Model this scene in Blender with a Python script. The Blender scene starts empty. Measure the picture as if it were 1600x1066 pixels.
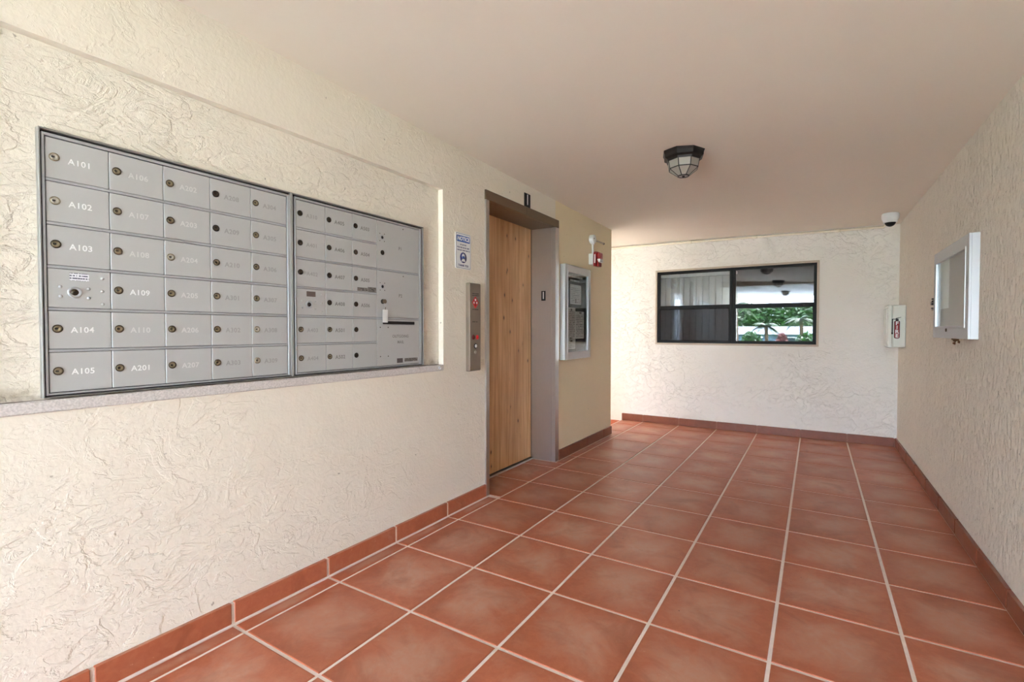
import bpy, bmesh, math, random
from mathutils import Vector, Matrix

random.seed(7)
S = 0.455                      # one floor tile pitch in metres; measured positions below are in tiles
PI = math.pi
scn = bpy.context.scene
C = scn.collection

# ------------------------------------------------------------------ camera
cam_d = bpy.data.cameras.new('camera')
cam_d.sensor_width = 36.0
cam_d.lens = 757.9 / 1600.0 * 36.0
cam_d.clip_start = 0.05
cam = bpy.data.objects.new('camera', cam_d)
C.objects.link(cam)
cam.location = (0, 0, 2.642 * S)
cam.rotation_euler = (PI / 2 - 0.021, 0, 0.5585)
scn.camera = cam

# ------------------------------------------------------------------ sky, sun, exposure
world = bpy.data.worlds.new('sky')
scn.world = world
world.use_nodes = True
bg = world.node_tree.nodes['Background']
bg.inputs['Color'].default_value = (0.69, 0.80, 1.0, 1)
bg.inputs['Strength'].default_value = 3.6
sun_d = bpy.data.lights.new('sun', 'SUN')
sun_d.energy = 12.0
sun_d.angle = 0.02
sun_d.color = (1.0, 0.985, 0.96)
sun = bpy.data.objects.new('sun', sun_d)
C.objects.link(sun)
sun.rotation_euler = (math.radians(38), math.radians(30), 0)   # from beyond the garden and to the right, high
scn.view_settings.view_transform = 'Standard'
scn.view_settings.look = 'None'
scn.view_settings.gamma = 1.0
scn.view_settings.use_curve_mapping = False
scn.view_settings.exposure = 3.22

# ------------------------------------------------------------------ material helpers
def srgb(r, g, b):
    f = lambda c: (c / 255 / 12.92) if c / 255 <= 0.04045 else ((c / 255 + 0.055) / 1.055) ** 2.4
    return (f(r), f(g), f(b), 1.0)

class NT:
    def __init__(self, name):
        self.m = bpy.data.materials.new(name)
        self.m.use_nodes = True
        self.t = self.m.node_tree
        self.b = self.t.nodes['Principled BSDF']
        self.out = self.t.nodes['Material Output']
    def n(self, typ, **kw):
        nd = self.t.nodes.new(typ)
        for k, v in kw.items():
            if k in nd.inputs.keys():
                nd.inputs[k].default_value = v
            else:
                setattr(nd, k, v)
        return nd
    def l(self, a, b):
        self.t.links.new(a, b)
    def coord(self, kind='Object', scale=(1, 1, 1), off=None):
        tc = self.n('ShaderNodeTexCoord')
        mp = self.n('ShaderNodeMapping')
        mp.inputs['Scale'].default_value = scale
        self.l(tc.outputs[kind], mp.inputs['Vector'])
        if off is not None:
            self.l(off, mp.inputs['Location'])
        return mp.outputs['Vector']
    def noise(self, vec, scale, detail=4, rough=0.55, dist=0.0):
        nd = self.n('ShaderNodeTexNoise')
        nd.inputs['Scale'].default_value = scale
        nd.inputs['Detail'].default_value = detail
        nd.inputs['Roughness'].default_value = rough
        nd.inputs['Distortion'].default_value = dist
        self.l(vec, nd.inputs['Vector'])
        return nd.outputs['Fac']
    def ramp(self, fac, p0, p1, c0=(0, 0, 0, 1), c1=(1, 1, 1, 1), smooth=False):
        r = self.n('ShaderNodeValToRGB')
        r.color_ramp.elements[0].position = p0
        r.color_ramp.elements[1].position = p1
        r.color_ramp.elements[0].color = c0
        r.color_ramp.elements[1].color = c1
        if smooth:
            r.color_ramp.interpolation = 'EASE'
        self.l(fac, r.inputs['Fac'])
        return r.outputs['Color']
    def math(self, op, a, b=None, c=None):
        nd = self.n('ShaderNodeMath', operation=op)
        for i, v in enumerate((a, b, c)):
            if v is None:
                continue
            if isinstance(v, (int, float)):
                nd.inputs[i].default_value = v
            else:
                self.l(v, nd.inputs[i])
        return nd.outputs[0]
    def mix(self, fac, a, b):
        nd = self.n('ShaderNodeMix', data_type='RGBA')
        for sock, v in ((nd.inputs['Factor'], fac), (nd.inputs[6], a), (nd.inputs[7], b)):
            if isinstance(v, (int, float, tuple)):
                sock.default_value = v
            else:
                self.l(v, sock)
        return nd.outputs[2]
    def sep(self, vec):
        nd = self.n('ShaderNodeSeparateXYZ')
        self.l(vec, nd.inputs[0])
        return nd.outputs
    def bump(self, h, strength=0.5, dist=0.01):
        nd = self.n('ShaderNodeBump')
        nd.inputs['Strength'].default_value = strength
        nd.inputs['Distance'].default_value = dist
        self.l(h, nd.inputs['Height'])
        self.l(nd.outputs[0], self.b.inputs['Normal'])
    def base(self, v):
        if isinstance(v, tuple):
            self.b.inputs['Base Color'].default_value = v
        else:
            self.l(v, self.b.inputs['Base Color'])
    def set(self, rough=None, metal=None, spec=None):
        for k, v in (('Roughness', rough), ('Metallic', metal), ('Specular IOR Level', spec)):
            if v is None:
                continue
            if isinstance(v, (int, float)):
                self.b.inputs[k].default_value = v
            else:
                self.l(v, self.b.inputs[k])
        return self.m

M = {}
def simple(key, col, rough=0.5, metal=0.0, var=0.06, scale=30, bump=0.0):
    t = NT(key)
    v = t.coord()
    nz = t.noise(v, scale, 4)
    dark = tuple(c * (1 - var) for c in col[:3]) + (1,)
    lite = tuple(min(1, c * (1 + var)) for c in col[:3]) + (1,)
    t.base(t.mix(nz, dark, lite))
    if bump:
        t.bump(nz, bump, 0.002)
    M[key] = t.set(rough, metal)
    return M[key]

def stucco(key, col, scale_vec, edge_scale, mask_lo, mask_hi, fine, strength, dist, stain=None, drips=False):
    t = NT(key)
    v = t.coord('Object', scale_vec)
    vo = t.coord('Object')
    a = t.noise(v, edge_scale, 7, 0.58, 0.9)
    plate = t.ramp(a, 0.485, 0.525)
    b = t.noise(v, edge_scale * 2.7, 6, 0.6, 1.4)
    plate2 = t.ramp(b, 0.53, 0.57)
    mask = t.ramp(t.noise(vo, 0.9, 3, 0.5), mask_lo, mask_hi)
    fn = t.noise(vo, 55, 5, 0.6)
    lump = t.noise(vo, 7, 3)
    h = t.math('MULTIPLY', t.math('ADD', plate, t.math('MULTIPLY', plate2, 0.6)), mask)
    h = t.math('ADD', h, t.math('MULTIPLY', fn, fine))
    h = t.math('ADD', h, t.math('MULTIPLY', lump, 0.8))
    if drips:
        vd = t.coord('Object', (1, 11, 3.2))
        d = t.ramp(t.noise(vd, 4.2, 4, 0.6, 0.5), 0.56, 0.70)
        vd2 = t.coord('Object', (1, 26, 7))
        d2 = t.ramp(t.noise(vd2, 3.0, 3, 0.6, 0.4), 0.56, 0.68)
        h = t.math('ADD', h, t.math('MULTIPLY', t.math('ADD', d, d2), 0.9))
    t.bump(h, strength, dist)
    cv = t.noise(vo, 1.6, 5, 0.6)
    c = t.mix(cv, tuple(x * 0.94 for x in col[:3]) + (1,), tuple(min(1, x * 1.04) for x in col[:3]) + (1,))
    sp = t.ramp(t.noise(vo, 38, 2, 0.4), 0.765, 0.80)       # sparse dirt specks
    c = t.mix(t.math('MULTIPLY', sp, 0.55), c, srgb(110, 90, 70))
    if stain:
        sx = t.sep(vo)
        z0, hgt = stain
        near = t.math('SUBTRACT', 1.0, t.math('DIVIDE', t.math('ABSOLUTE', t.math('SUBTRACT', sx[2], z0)), hgt))
        near = t.math('MAXIMUM', near, 0.0)
        k = t.math('MULTIPLY', near, t.ramp(t.noise(vo, 13, 5, 0.65), 0.42, 0.66))
        c = t.mix(t.math('MULTIPLY', k, 0.85), c, srgb(128, 98, 48))
    t.base(c)
    M[key] = t.set(0.72, 0, 0.35)

CREAM = srgb(240, 230, 213)
stucco('stucco_niche', CREAM, (1, 1, 1.9), 5.5, 0.32, 0.66, 0.6, 0.65, 0.009, stain=(2.185 * S, 0.05))
stucco('stucco_left', CREAM, (1, 1, 1.3), 5.5, 0.36, 0.72, 0.5, 0.48, 0.007)
stucco('stucco_smooth_shade_tint', srgb(244, 227, 192), (1, 1, 1), 4.0, 0.6, 0.85, 0.35, 0.30, 0.005)  # smoother plaster; its yellow tint puts the warm, skylight-poor shade into the colour
stucco('stucco_back', srgb(244, 238, 229), (1, 1, 1.2), 4.5, 0.38, 0.66, 0.40, 0.75, 0.009)
stucco('stucco_right', CREAM, (1, 1, 1), 4.0, 0.55, 0.8, 0.3, 1.0, 0.013, drips=True)

def ceiling_mat():
    t = NT('ceiling_paint')
    v = t.coord()
    n = t.noise(v, 0.8, 4)
    t.base(t.mix(n, srgb(240, 229, 212), srgb(245, 235, 220)))
    t.bump(t.noise(v, 45, 4), 0.15, 0.003)
    M['ceiling'] = t.set(0.7, 0, 0.3)
ceiling_mat()

def tile_mat(key, dark=1.0):
    t = NT(key)
    oi = t.n('ShaderNodeObjectInfo')
    rnd = oi.outputs['Random']
    off = t.n('ShaderNodeCombineXYZ')
    t.l(t.math('MULTIPLY', rnd, 37.0), off.inputs[0])
    t.l(t.math('MULTIPLY', rnd, 91.0), off.inputs[1])
    v = t.coord('Object', (1, 1, 1), off.outputs[0])
    g = t.sep(t.coord('Generated'))
    ex = t.math('MINIMUM', g[0], t.math('SUBTRACT', 1.0, g[0]))
    ey = t.math('MINIMUM', g[1], t.math('SUBTRACT', 1.0, g[1]))
    e = t.math('MINIMUM', ex, ey)
    n1 = t.noise(v, 5.5, 6, 0.62, 0.5)
    n2 = t.noise(v, 26, 6, 0.68, 0.6)
    n3 = t.noise(v, 3.2, 5, 0.65, 0.8)
    cen = t.math('ADD', t.math('MULTIPLY', e, 2.2), t.math('MULTIPLY', t.math('SUBTRACT', n1, 0.55), 2.2))
    cen = t.ramp(cen, 0.05, 0.75)
    red = tuple(c * dark for c in srgb(180, 100, 70)[:3]) + (1,)
    brn = tuple(c * dark for c in srgb(196, 146, 122)[:3]) + (1,)
    c = t.mix(cen, red, brn)
    c = t.mix(t.math('MULTIPLY', t.ramp(n2, 0.40, 0.68), 0.55), c, tuple(x * dark for x in srgb(198, 122, 88)[:3]) + (1,))
    c = t.mix(t.math('MULTIPLY', rnd, 0.30), c, tuple(x * dark for x in srgb(156, 84, 54)[:3]) + (1,))
    c = t.mix(t.math('MULTIPLY', t.ramp(n3, 0.50, 0.68), 0.50), c, tuple(x * dark for x in srgb(140, 74, 48)[:3]) + (1,))
    fl = t.ramp(t.noise(v, 85, 2, 0.5), 0.70, 0.74)
    flm = t.ramp(n1, 0.48, 0.62)
    c = t.mix(t.math('MULTIPLY', t.math('MULTIPLY', fl, flm), 0.55), c, srgb(214, 160, 128))
    dk = t.ramp(t.noise(v, 33, 2, 0.4), 0.775, 0.80)
    c = t.mix(t.math('MULTIPLY', dk, 0.7), c, srgb(60, 34, 26))
    t.base(c)
    t.bump(t.math('ADD', n2, t.math('MULTIPLY', n1, 2.0)), 0.12, 0.003)
    r = t.n('ShaderNodeMapRange')
    t.l(n1, r.inputs[0])
    r.inputs[3].default_value = 0.28
    r.inputs[4].default_value = 0.50
    M[key] = t.set(r.outputs[0], 0, 0.5)
tile_mat('tile')
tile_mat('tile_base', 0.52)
simple('grout', srgb(236, 218, 206), 0.85, var=0.12, scale=40, bump=0.3)
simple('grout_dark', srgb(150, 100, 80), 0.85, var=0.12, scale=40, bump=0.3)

def steel(key, col, rough, stretch):
    t = NT(key)
    v = t.coord('Object', stretch)
    n = t.noise(v, 9, 4, 0.6)
    t.base(t.mix(n, tuple(c * 0.86 for c in col[:3]) + (1,), col))
    t.bump(n, 0.03, 0.001)
    r = t.n('ShaderNodeMapRange')
    t.l(n, r.inputs[0])
    r.inputs[3].default_value = rough - 0.05
    r.inputs[4].default_value = rough + 0.08
    M[key] = t.set(r.outputs[0], 1.0)
steel('steel', srgb(206, 202, 198), 0.36, (40, 40, 1.2))
steel('steel_header', srgb(140, 124, 108), 0.40, (1.2, 40, 40))
steel('aluminium', srgb(205, 205, 206), 0.38, (1.5, 30, 30))
steel('panel_steel', srgb(168, 158, 146), 0.4, (30, 30, 1))
simple('mail_grey', srgb(190, 190, 188), 0.42, 0.15, var=0.03, scale=9)
simple('mail_frame', srgb(184, 187, 190), 0.36, 0.45, var=0.04, scale=20)
simple('mail_gap', srgb(46, 46, 48), 0.7)
simple('flange', srgb(150, 148, 142), 0.5, 0.4, var=0.12, scale=18)
simple('lock_brass', srgb(150, 140, 116), 0.32, 0.8, var=0.2, scale=90)
simple('lock_dark', srgb(78, 68, 56), 0.4, 0.7, var=0.25, scale=90)
simple('lock_silver', srgb(205, 202, 192), 0.28, 0.85, var=0.1, scale=90)
simple('black', srgb(16, 15, 15), 0.55, var=0.2)
simple('black_frame', srgb(17, 16, 17), 0.5, 0.0, var=0.15)
M['black_frame'].node_tree.nodes['Principled BSDF'].inputs['Specular IOR Level'].default_value = 0.25
simple('bronze', srgb(38, 34, 32), 0.4, 0.4, var=0.2, scale=25)
simple('white', srgb(238, 238, 236), 0.4, var=0.02)
simple('ink_white', srgb(244, 244, 242), 0.5, var=0.02)
simple('ink_pale', srgb(214, 213, 210), 0.5, var=0.02)
simple('ink_faint', srgb(164, 162, 160), 0.5, var=0.03)
simple('ink_grey', srgb(134, 131, 127), 0.5, var=0.05)
simple('off_white', srgb(228, 229, 218), 0.45, var=0.03)
simple('cream_paint', CREAM, 0.55, var=0.05)
simple('walk_ceiling', srgb(196, 200, 206), 0.7, var=0.03)
simple('casing', srgb(196, 180, 160), 0.6, var=0.08)
simple('red', srgb(150, 16, 22), 0.3, var=0.08)
simple('red_light', srgb(206, 30, 38), 0.3, var=0.08)
simple('dark_red', srgb(92, 14, 18), 0.4, var=0.1)
simple('blue', srgb(44, 92, 176), 0.4, var=0.04)
simple('dark_blue', srgb(36, 44, 104), 0.4, var=0.05)
simple('label_dark', srgb(96, 84, 80), 0.6, var=0.35, scale=260)
simple('key_metal', srgb(120, 104, 86), 0.35, 0.8, var=0.15)
simple('dirt', srgb(96, 66, 40), 0.95, var=0.4, scale=70, bump=0.8)
simple('cork_black', srgb(26, 26, 27), 0.85, var=0.2, scale=60)
simple('case_back', srgb(150, 135, 116), 0.8, var=0.06, scale=6)
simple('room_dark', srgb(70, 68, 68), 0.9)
simple('blind', srgb(226, 222, 222), 0.65, var=0.03, scale=6)
simple('conduit', srgb(240, 228, 206), 0.5, var=0.05)
simple('walkway', srgb(116, 119, 122), 0.7, var=0.1, scale=4)
simple('concrete', srgb(206, 206, 206), 0.9, var=0.12, scale=3, bump=0.2)
simple('roof_white', srgb(104, 110, 122), 0.7, var=0.05, scale=1)
simple('house_wall', srgb(96, 112, 130), 0.8, var=0.05, scale=1)
simple('house_glass', srgb(40, 50, 60), 0.15)
simple('bark', srgb(92, 74, 58), 0.9, var=0.3, scale=14, bump=0.6)

def leaf_mat(key, c0, c1):
    t = NT(key)
    n = t.noise(t.coord(), 2.5, 4)
    t.base(t.mix(t.ramp(n, 0.3, 0.7), c0, c1))
    M[key] = t.set(0.55)
leaf_mat('leaf', srgb(16, 44, 14), srgb(70, 112, 44))
leaf_mat('palm_leaf', srgb(14, 36, 14), srgb(58, 88, 40))
leaf_mat('red_leaf', srgb(84, 40, 36), srgb(140, 92, 84))
leaf_mat('grass', srgb(64, 104, 44), srgb(104, 140, 66))

def granite():
    t = NT('sill_stone')
    v = t.coord()
    n = t.noise(v, 160, 3, 0.6)
    c = t.mix(t.ramp(n, 0.35, 0.65), srgb(196, 188, 182), srgb(224, 216, 210))
    s = t.sep(v)
    back = t.math('MULTIPLY', t.math('LESS_THAN', s[0], -4.455 * S), t.ramp(t.noise(v, 8, 5, 0.65), 0.22, 0.55))
    c = t.mix(t.math('MULTIPLY', back, 0.9), c, srgb(112, 92, 66))
    d = t.ramp(t.noise(v, 26, 4, 0.6), 0.66, 0.74)
    c = t.mix(t.math('MULTIPLY', d, 0.5), c, srgb(120, 108, 94))
    t.base(c)
    t.bump(n, 0.25, 0.002)
    M['sill_stone'] = t.set(0.6)
granite()

def wood():
    t = NT('pine_laminate')
    v = t.coord('Object', (1, 1, 1))
    vg = t.coord('Object', (15, 15, 0.55))
    g1 = t.noise(vg, 2.2, 6, 0.62, 0.7)
    vg2 = t.coord('Object', (90, 90, 2.0))
    g2 = t.noise(vg2, 2.0, 4, 0.6, 0.3)
    big = t.noise(t.coord('Object', (2.6, 2.6, 0.9)), 1.6, 3)
    c = t.mix(t.ramp(g1, 0.36, 0.64), srgb(214, 158, 104), srgb(250, 208, 152))
    c = t.mix(t.math('MULTIPLY', g2, 0.38), c, srgb(184, 132, 84))
    c = t.mix(t.math('MULTIPLY', t.ramp(big, 0.42, 0.68), 0.4), c, srgb(176, 120, 76))
    vk = t.coord('Object', (5.5, 5.5, 3.0))
    vo = t.n('ShaderNodeTexVoronoi')
    vo.inputs['Scale'].default_value = 1.9
    t.l(vk, vo.inputs['Vector'])
    dn = t.math('ADD', vo.outputs['Distance'], t.math('MULTIPLY', t.noise(t.coord('Object', (14, 14, 6)), 2, 3), 0.10))
    core = t.ramp(dn, 0.10, 0.155, (1, 1, 1, 1), (0, 0, 0, 1))
    halo = t.ramp(dn, 0.10, 0.26, (1, 1, 1, 1), (0, 0, 0, 1))
    c = t.mix(t.math('MULTIPLY', halo, 0.35), c, srgb(140, 86, 48))
    c = t.mix(t.math('MULTIPLY', core, 0.85), c, srgb(74, 42, 24))
    t.base(c)
    M['pine'] = t.set(0.42, 0, 0.4)
wood()

def print_mat(key, bgc, ink, row, word, duty=0.45, thr=0.47):
    t = NT(key)
    v = t.coord()
    s = t.sep(v)
    fr = t.math('FRACT', t.math('DIVIDE', s[2], row))
    rowi = t.math('FLOOR', t.math('DIVIDE', s[2], row))
    cb = t.n('ShaderNodeCombineXYZ')
    t.l(t.math('DIVIDE', s[0], word), cb.inputs[0])
    t.l(t.math('MULTIPLY', rowi, 7.37), cb.inputs[1])
    w = t.noise(cb.outputs[0], 1.0, 2, 0.5)
    k = t.math('MULTIPLY', t.math('LESS_THAN', fr, duty), t.math('GREATER_THAN', w, thr))
    t.base(t.mix(k, bgc, ink))
    M[key] = t.set(0.6)
print_mat('print_sheet', srgb(236, 232, 232), srgb(120, 116, 120), 0.017, 0.012, 0.42, 0.46)
print_mat('print_label', srgb(242, 242, 246), srgb(96, 98, 112), 0.0085, 0.0035, 0.5, 0.45)
print_mat('print_dark', srgb(92, 86, 82), srgb(168, 160, 152), 0.007, 0.004, 0.45, 0.5)
print_mat('print_header', srgb(26, 26, 27), srgb(226, 228, 230), 0.036, 0.018, 0.5, 0.44)
print_mat('print_steel', srgb(150, 140, 130), srgb(70, 62, 56), 0.012, 0.008, 0.5, 0.42)

def glass_mat(key, refl, tint, rough=0.0, fk=0.7):
    t = NT(key)
    t.t.nodes.remove(t.b)
    tr = t.n('ShaderNodeBsdfTransparent')
    tr.inputs[0].default_value = tint
    gl = t.n('ShaderNodeBsdfGlossy')
    gl.inputs['Color'].default_value = (0.92, 0.96, 1.0, 1)
    gl.inputs['Roughness'].default_value = rough
    lw = t.n('ShaderNodeLayerWeight')
    lw.inputs['Blend'].default_value = 0.25
    f = t.math('ADD', t.math('MULTIPLY', lw.outputs['Fresnel'], fk), refl)
    f = t.math('MINIMUM', f, 1.0)
    mx = t.n('ShaderNodeMixShader')
    t.l(f, mx.inputs[0])
    t.l(tr.outputs[0], mx.inputs[1])
    t.l(gl.outputs[0], mx.inputs[2])
    t.l(mx.outputs[0], t.out.inputs['Surface'])
    M[key] = t.m
glass_mat('window_glass', 0.07, (0.95, 0.97, 0.97, 1))
glass_mat('case_glass', 0.01, (0.97, 0.98, 0.97, 1), fk=0.4)

def screen_mat():
    t = NT('insect_screen')
    t.t.nodes.remove(t.b)
    tr = t.n('ShaderNodeBsdfTransparent')
    di = t.n('ShaderNodeBsdfDiffuse')
    di.inputs[0].default_value = srgb(66, 66, 68)
    mx = t.n('ShaderNodeMixShader')
    mx.inputs[0].default_value = 0.45
    t.l(tr.outputs[0], mx.inputs[1])
    t.l(di.outputs[0], mx.inputs[2])
    t.l(mx.outputs[0], t.out.inputs['Surface'])
    M['screen'] = t.m
screen_mat()

def lamp_glass():
    t = NT('seeded_glass')
    t.base(srgb(196, 188, 176))
    t.bump(t.noise(t.coord(), 160, 2), 0.5, 0.002)
    t.b.inputs['Transmission Weight'].default_value = 0.35
    M['lamp_glass'] = t.set(0.35)
lamp_glass()

# ------------------------------------------------------------------ mesh helpers
def box(bm, x0, x1, y0, y1, z0, z1, bev=0.0, seg=1, mi=0):
    vs = [bm.verts.new((x, y, z)) for x in (x0, x1) for y in (y0, y1) for z in (z0, z1)]
    idx = [(0, 1, 3, 2), (4, 6, 7, 5), (0, 4, 5, 1), (2, 3, 7, 6), (0, 2, 6, 4), (1, 5, 7, 3)]
    fs = [bm.faces.new([vs[i] for i in q]) for q in idx]
    for f in fs:
        f.material_index = mi
    if bev > 0:
        es = list({e for f in fs for e in f.edges})
        r = bmesh.ops.bevel(bm, geom=es, offset=bev, segments=seg, affect='EDGES', profile=0.5)
        for f in r['faces']:
            f.material_index = mi
    return fs

def prism(bm, pts, y0, y1, mi=0):
    """pts: (x,z) outline, counter-clockwise seen from the front (-y)"""
    a = [bm.verts.new((x, y0, z)) for x, z in pts]
    b = [bm.verts.new((x, y1, z)) for x, z in pts]
    n = len(pts)
    fs = [bm.faces.new(a), bm.faces.new(b[::-1])]
    for i in range(n):
        fs.append(bm.faces.new((a[i], b[i], b[(i + 1) % n], a[(i + 1) % n])))
    for f in fs:
        f.material_index = mi

def rrect(x0, x1, z0, z1, r, n=4):
    out = []
    for cx, cz, a0 in ((x1 - r, z1 - r, 0), (x0 + r, z1 - r, 90), (x0 + r, z0 + r, 180), (x1 - r, z0 + r, 270)):
        for i in range(n + 1):
            a = math.radians(a0 + 90 * i / n)
            out.append((cx + r * math.cos(a), cz + r * math.sin(a)))
    return out

def tube(bm, pts, r, n=10, mi=0, cap=True):
    pts = [Vector(p) for p in pts]
    rs = r if isinstance(r, (list, tuple)) else [r] * len(pts)
    rings = []
    ref = None
    for i, p in enumerate(pts):
        d = (pts[min(i + 1, len(pts) - 1)] - pts[max(i - 1, 0)]).normalized()
        if ref is None:
            ref = Vector((0, 0, 1)) if abs(d.z) < 0.9 else Vector((1, 0, 0))
        u = d.cross(ref).normalized()
        w = u.cross(d).normalized()
        ref = w
        rings.append([bm.verts.new(p + (u * math.cos(2 * PI * k / n) + w * math.sin(2 * PI * k / n)) * rs[i]) for k in range(n)])
    for i in range(len(rings) - 1):
        for k in range(n):
            f = bm.faces.new((rings[i][k], rings[i][(k + 1) % n], rings[i + 1][(k + 1) % n], rings[i + 1][k]))
            f.smooth = n > 6
            f.material_index = mi
    if cap:
        for rg in (rings[0][::-1], rings[-1]):
            f = bm.faces.new(rg)
            f.material_index = mi

def lathe(bm, prof, axis='y', n=20, c=(0, 0, 0), mi=0, smooth=True, ph=0.0):
    """prof: list of (radius, distance along axis). Axis y runs towards the viewer as -y."""
    rings = []
    for r, d in prof:
        if r < 1e-6:
            p = (c[0], c[1] - d, c[2]) if axis == 'y' else (c[0], c[1], c[2] + d)
            rings.append([bm.verts.new(p)])
            continue
        ring = []
        for k in range(n):
            a = 2 * PI * k / n + ph
            if axis == 'y':
                p = (c[0] + r * math.cos(a), c[1] - d, c[2] + r * math.sin(a))
            else:
                p = (c[0] + r * math.cos(a), c[1] + r * math.sin(a), c[2] + d)
            ring.append(bm.verts.new(p))
        rings.append(ring)
    for i in range(len(rings) - 1):
        a, b = rings[i], rings[i + 1]
        for k in range(n):
            k2 = (k + 1) % n
            if len(a) == 1 and len(b) == 1:
                continue
            if len(a) == 1:
                q = (a[0], b[k], b[k2])
            elif len(b) == 1:
                q = (a[k], b[0], a[k2])
            else:
                q = (a[k], b[k], b[k2], a[k2])
            f = bm.faces.new(q)
            f.smooth = smooth
            f.material_index = mi

def torus(bm, c, R, r, n=16, m=6, axis='y', mi=0):
    for i in range(n):
        pass
    rings = []
    for i in range(n):
        a = 2 * PI * i / n
        ring = []
        for k in range(m):
            b = 2 * PI * k / m
            rr = R + r * math.cos(b)
            if axis == 'y':
                ring.append(bm.verts.new((c[0] + rr * math.cos(a), c[1] + r * math.sin(b), c[2] + rr * math.sin(a))))
            else:
                ring.append(bm.verts.new((c[0] + r * math.sin(b), c[1] + rr * math.cos(a), c[2] + rr * math.sin(a))))
        rings.append(ring)
    for i in range(n):
        for k in range(m):
            f = bm.faces.new((rings[i][k], rings[(i + 1) % n][k], rings[(i + 1) % n][(k + 1) % m], rings[i][(k + 1) % m]))
            f.smooth = True
            f.material_index = mi

def mesh(bm, name, mats):
    bmesh.ops.recalc_face_normals(bm, faces=bm.faces)
    me = bpy.data.meshes.new(name)
    bm.to_mesh(me)
    bm.free()
    for m in (mats if isinstance(mats, (list, tuple)) else [mats]):
        me.materials.append(M[m])
    return me

def obj(name, me, parent=None, loc=(0, 0, 0), rz=0.0):
    o = bpy.data.objects.new(name, me)
    C.objects.link(o)
    o.location = loc
    o.rotation_euler = (0, 0, rz)
    if parent is not None:
        o.parent = parent
    return o

def build(name, mats, fn, parent=None, loc=(0, 0, 0), rz=0.0):
    bm = bmesh.new()
    fn(bm)
    return obj(name, mesh(bm, name, mats), parent, loc, rz)

def tag(o, label, cat, group=None, kind=None):
    o['label'] = label
    o['category'] = cat
    if group:
        o['group'] = group
    if kind:
        o['kind'] = kind
    return o

def thing(name, label, cat, loc, rz=0.0, group=None, kind=None):
    o = bpy.data.objects.new(name, None)
    C.objects.link(o)
    o.empty_display_size = 0.1
    o.location = loc
    o.rotation_euler = (0, 0, rz)
    return tag(o, label, cat, group, kind)

def boxes(name, mats, bl, parent=None, loc=(0, 0, 0), rz=0.0, bev=0.0):
    bm = bmesh.new()
    for b in bl:
        box(bm, *b[:6], bev)
    return obj(name, mesh(bm, name, mats), parent, loc, rz)

def tb(x0, x1, y0, y1, z0, z1):          # box given in tiles
    return tuple(v * S for v in (x0, x1, y0, y1, z0, z1))

LEFT, BACK, RIGHT = PI / 2, 0.0, -PI / 2     # turn of a wall-hung thing built facing -y

# lettering: all text meshes are made in one go
TEXT = {}
def make_texts(reqs):
    obs = []
    for key, body, size, shear, space in reqs:
        cu = bpy.data.curves.new('lettering', 'FONT')
        cu.body = body
        cu.size = size
        cu.shear = shear
        cu.space_character = space
        cu.align_x = 'CENTER'
        cu.align_y = 'CENTER'
        cu.extrude = 0.0003
        cu.offset = 0.0005 if size < 0.03 else 0.0015
        cu.resolution_u = 3
        o = bpy.data.objects.new('lettering', cu)
        C.objects.link(o)
        obs.append((key, o, cu))
    dg = bpy.context.evaluated_depsgraph_get()
    for key, o, cu in obs:
        me = bpy.data.meshes.new_from_object(o.evaluated_get(dg))
        me.transform(Matrix.Rotation(PI / 2, 4, 'X'))
        TEXT[key] = me
    for key, o, cu in obs:
        bpy.data.objects.remove(o)
        bpy.data.curves.remove(cu)

UNIT1 = [['A101', 'A102', 'A103', None, 'A104', 'A105'],
         ['A106', 'A107', 'A108', 'A109', 'A110', 'A201'],
         ['A202', 'A203', 'A204', 'A205', 'A206', 'A207'],
         ['A208', 'A209', 'A210', 'A301', 'A302', 'A303'],
         ['A304', 'A305', 'A306', 'A307', 'A308', 'A309']]
UNIT2 = [['A310', 'A401', 'A402', None, 'A403', 'A404'],
         ['A405', 'A406', 'A407', 'A408', 'A501', 'A502'],
         ['A503', 'A504', 'A505', 'A506', '', '']]
reqs = []
for col in UNIT1 + UNIT2:
    for t_ in col:
        if t_:
            reqs.append((t_, t_, 0.0262, 0, 1.08))
reqs += [('P1', 'P1', 0.026, 0, 1.1), ('P2', 'P2', 0.026, 0, 1.1), ('OUT', 'OUTGOING', 0.023, 0, 1.05), ('MAIL', 'MAIL', 0.023, 0, 1.05),
         ('one_big', '1', 0.12, 0, 1), ('one_small', '1', 0.092, 0, 1), ('NOTICE', 'NOTICE', 0.036, 0.15, 1.0),
         ('THANKS', 'THANK YOU', 0.019, 0, 1.0), ('F', 'F', 0.046, 0, 1), ('I', 'I', 0.046, 0, 1), ('R', 'R', 0.046, 0, 1), ('E', 'E', 0.046, 0, 1)]
make_texts(reqs)

def text(key, mat, parent, x, y, z, name='lettering', rx=0):
    me = TEXT[key].copy()
    me.materials.clear()
    me.materials.append(M[mat])
    o = obj(name, me, parent, (x, y, z))
    return o

# ------------------------------------------------------------------ the room
W = -4.44                      # left wall face
XR = 1.60                      # right wall face
YB = 13.95                     # back wall face
XL = [-4.40, -4.215, -3.206, -2.220, -1.248, -0.284, 0.668, 1.58]
Y0 = 0.3237                    # a cross joint
YEND = 13.93

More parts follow.
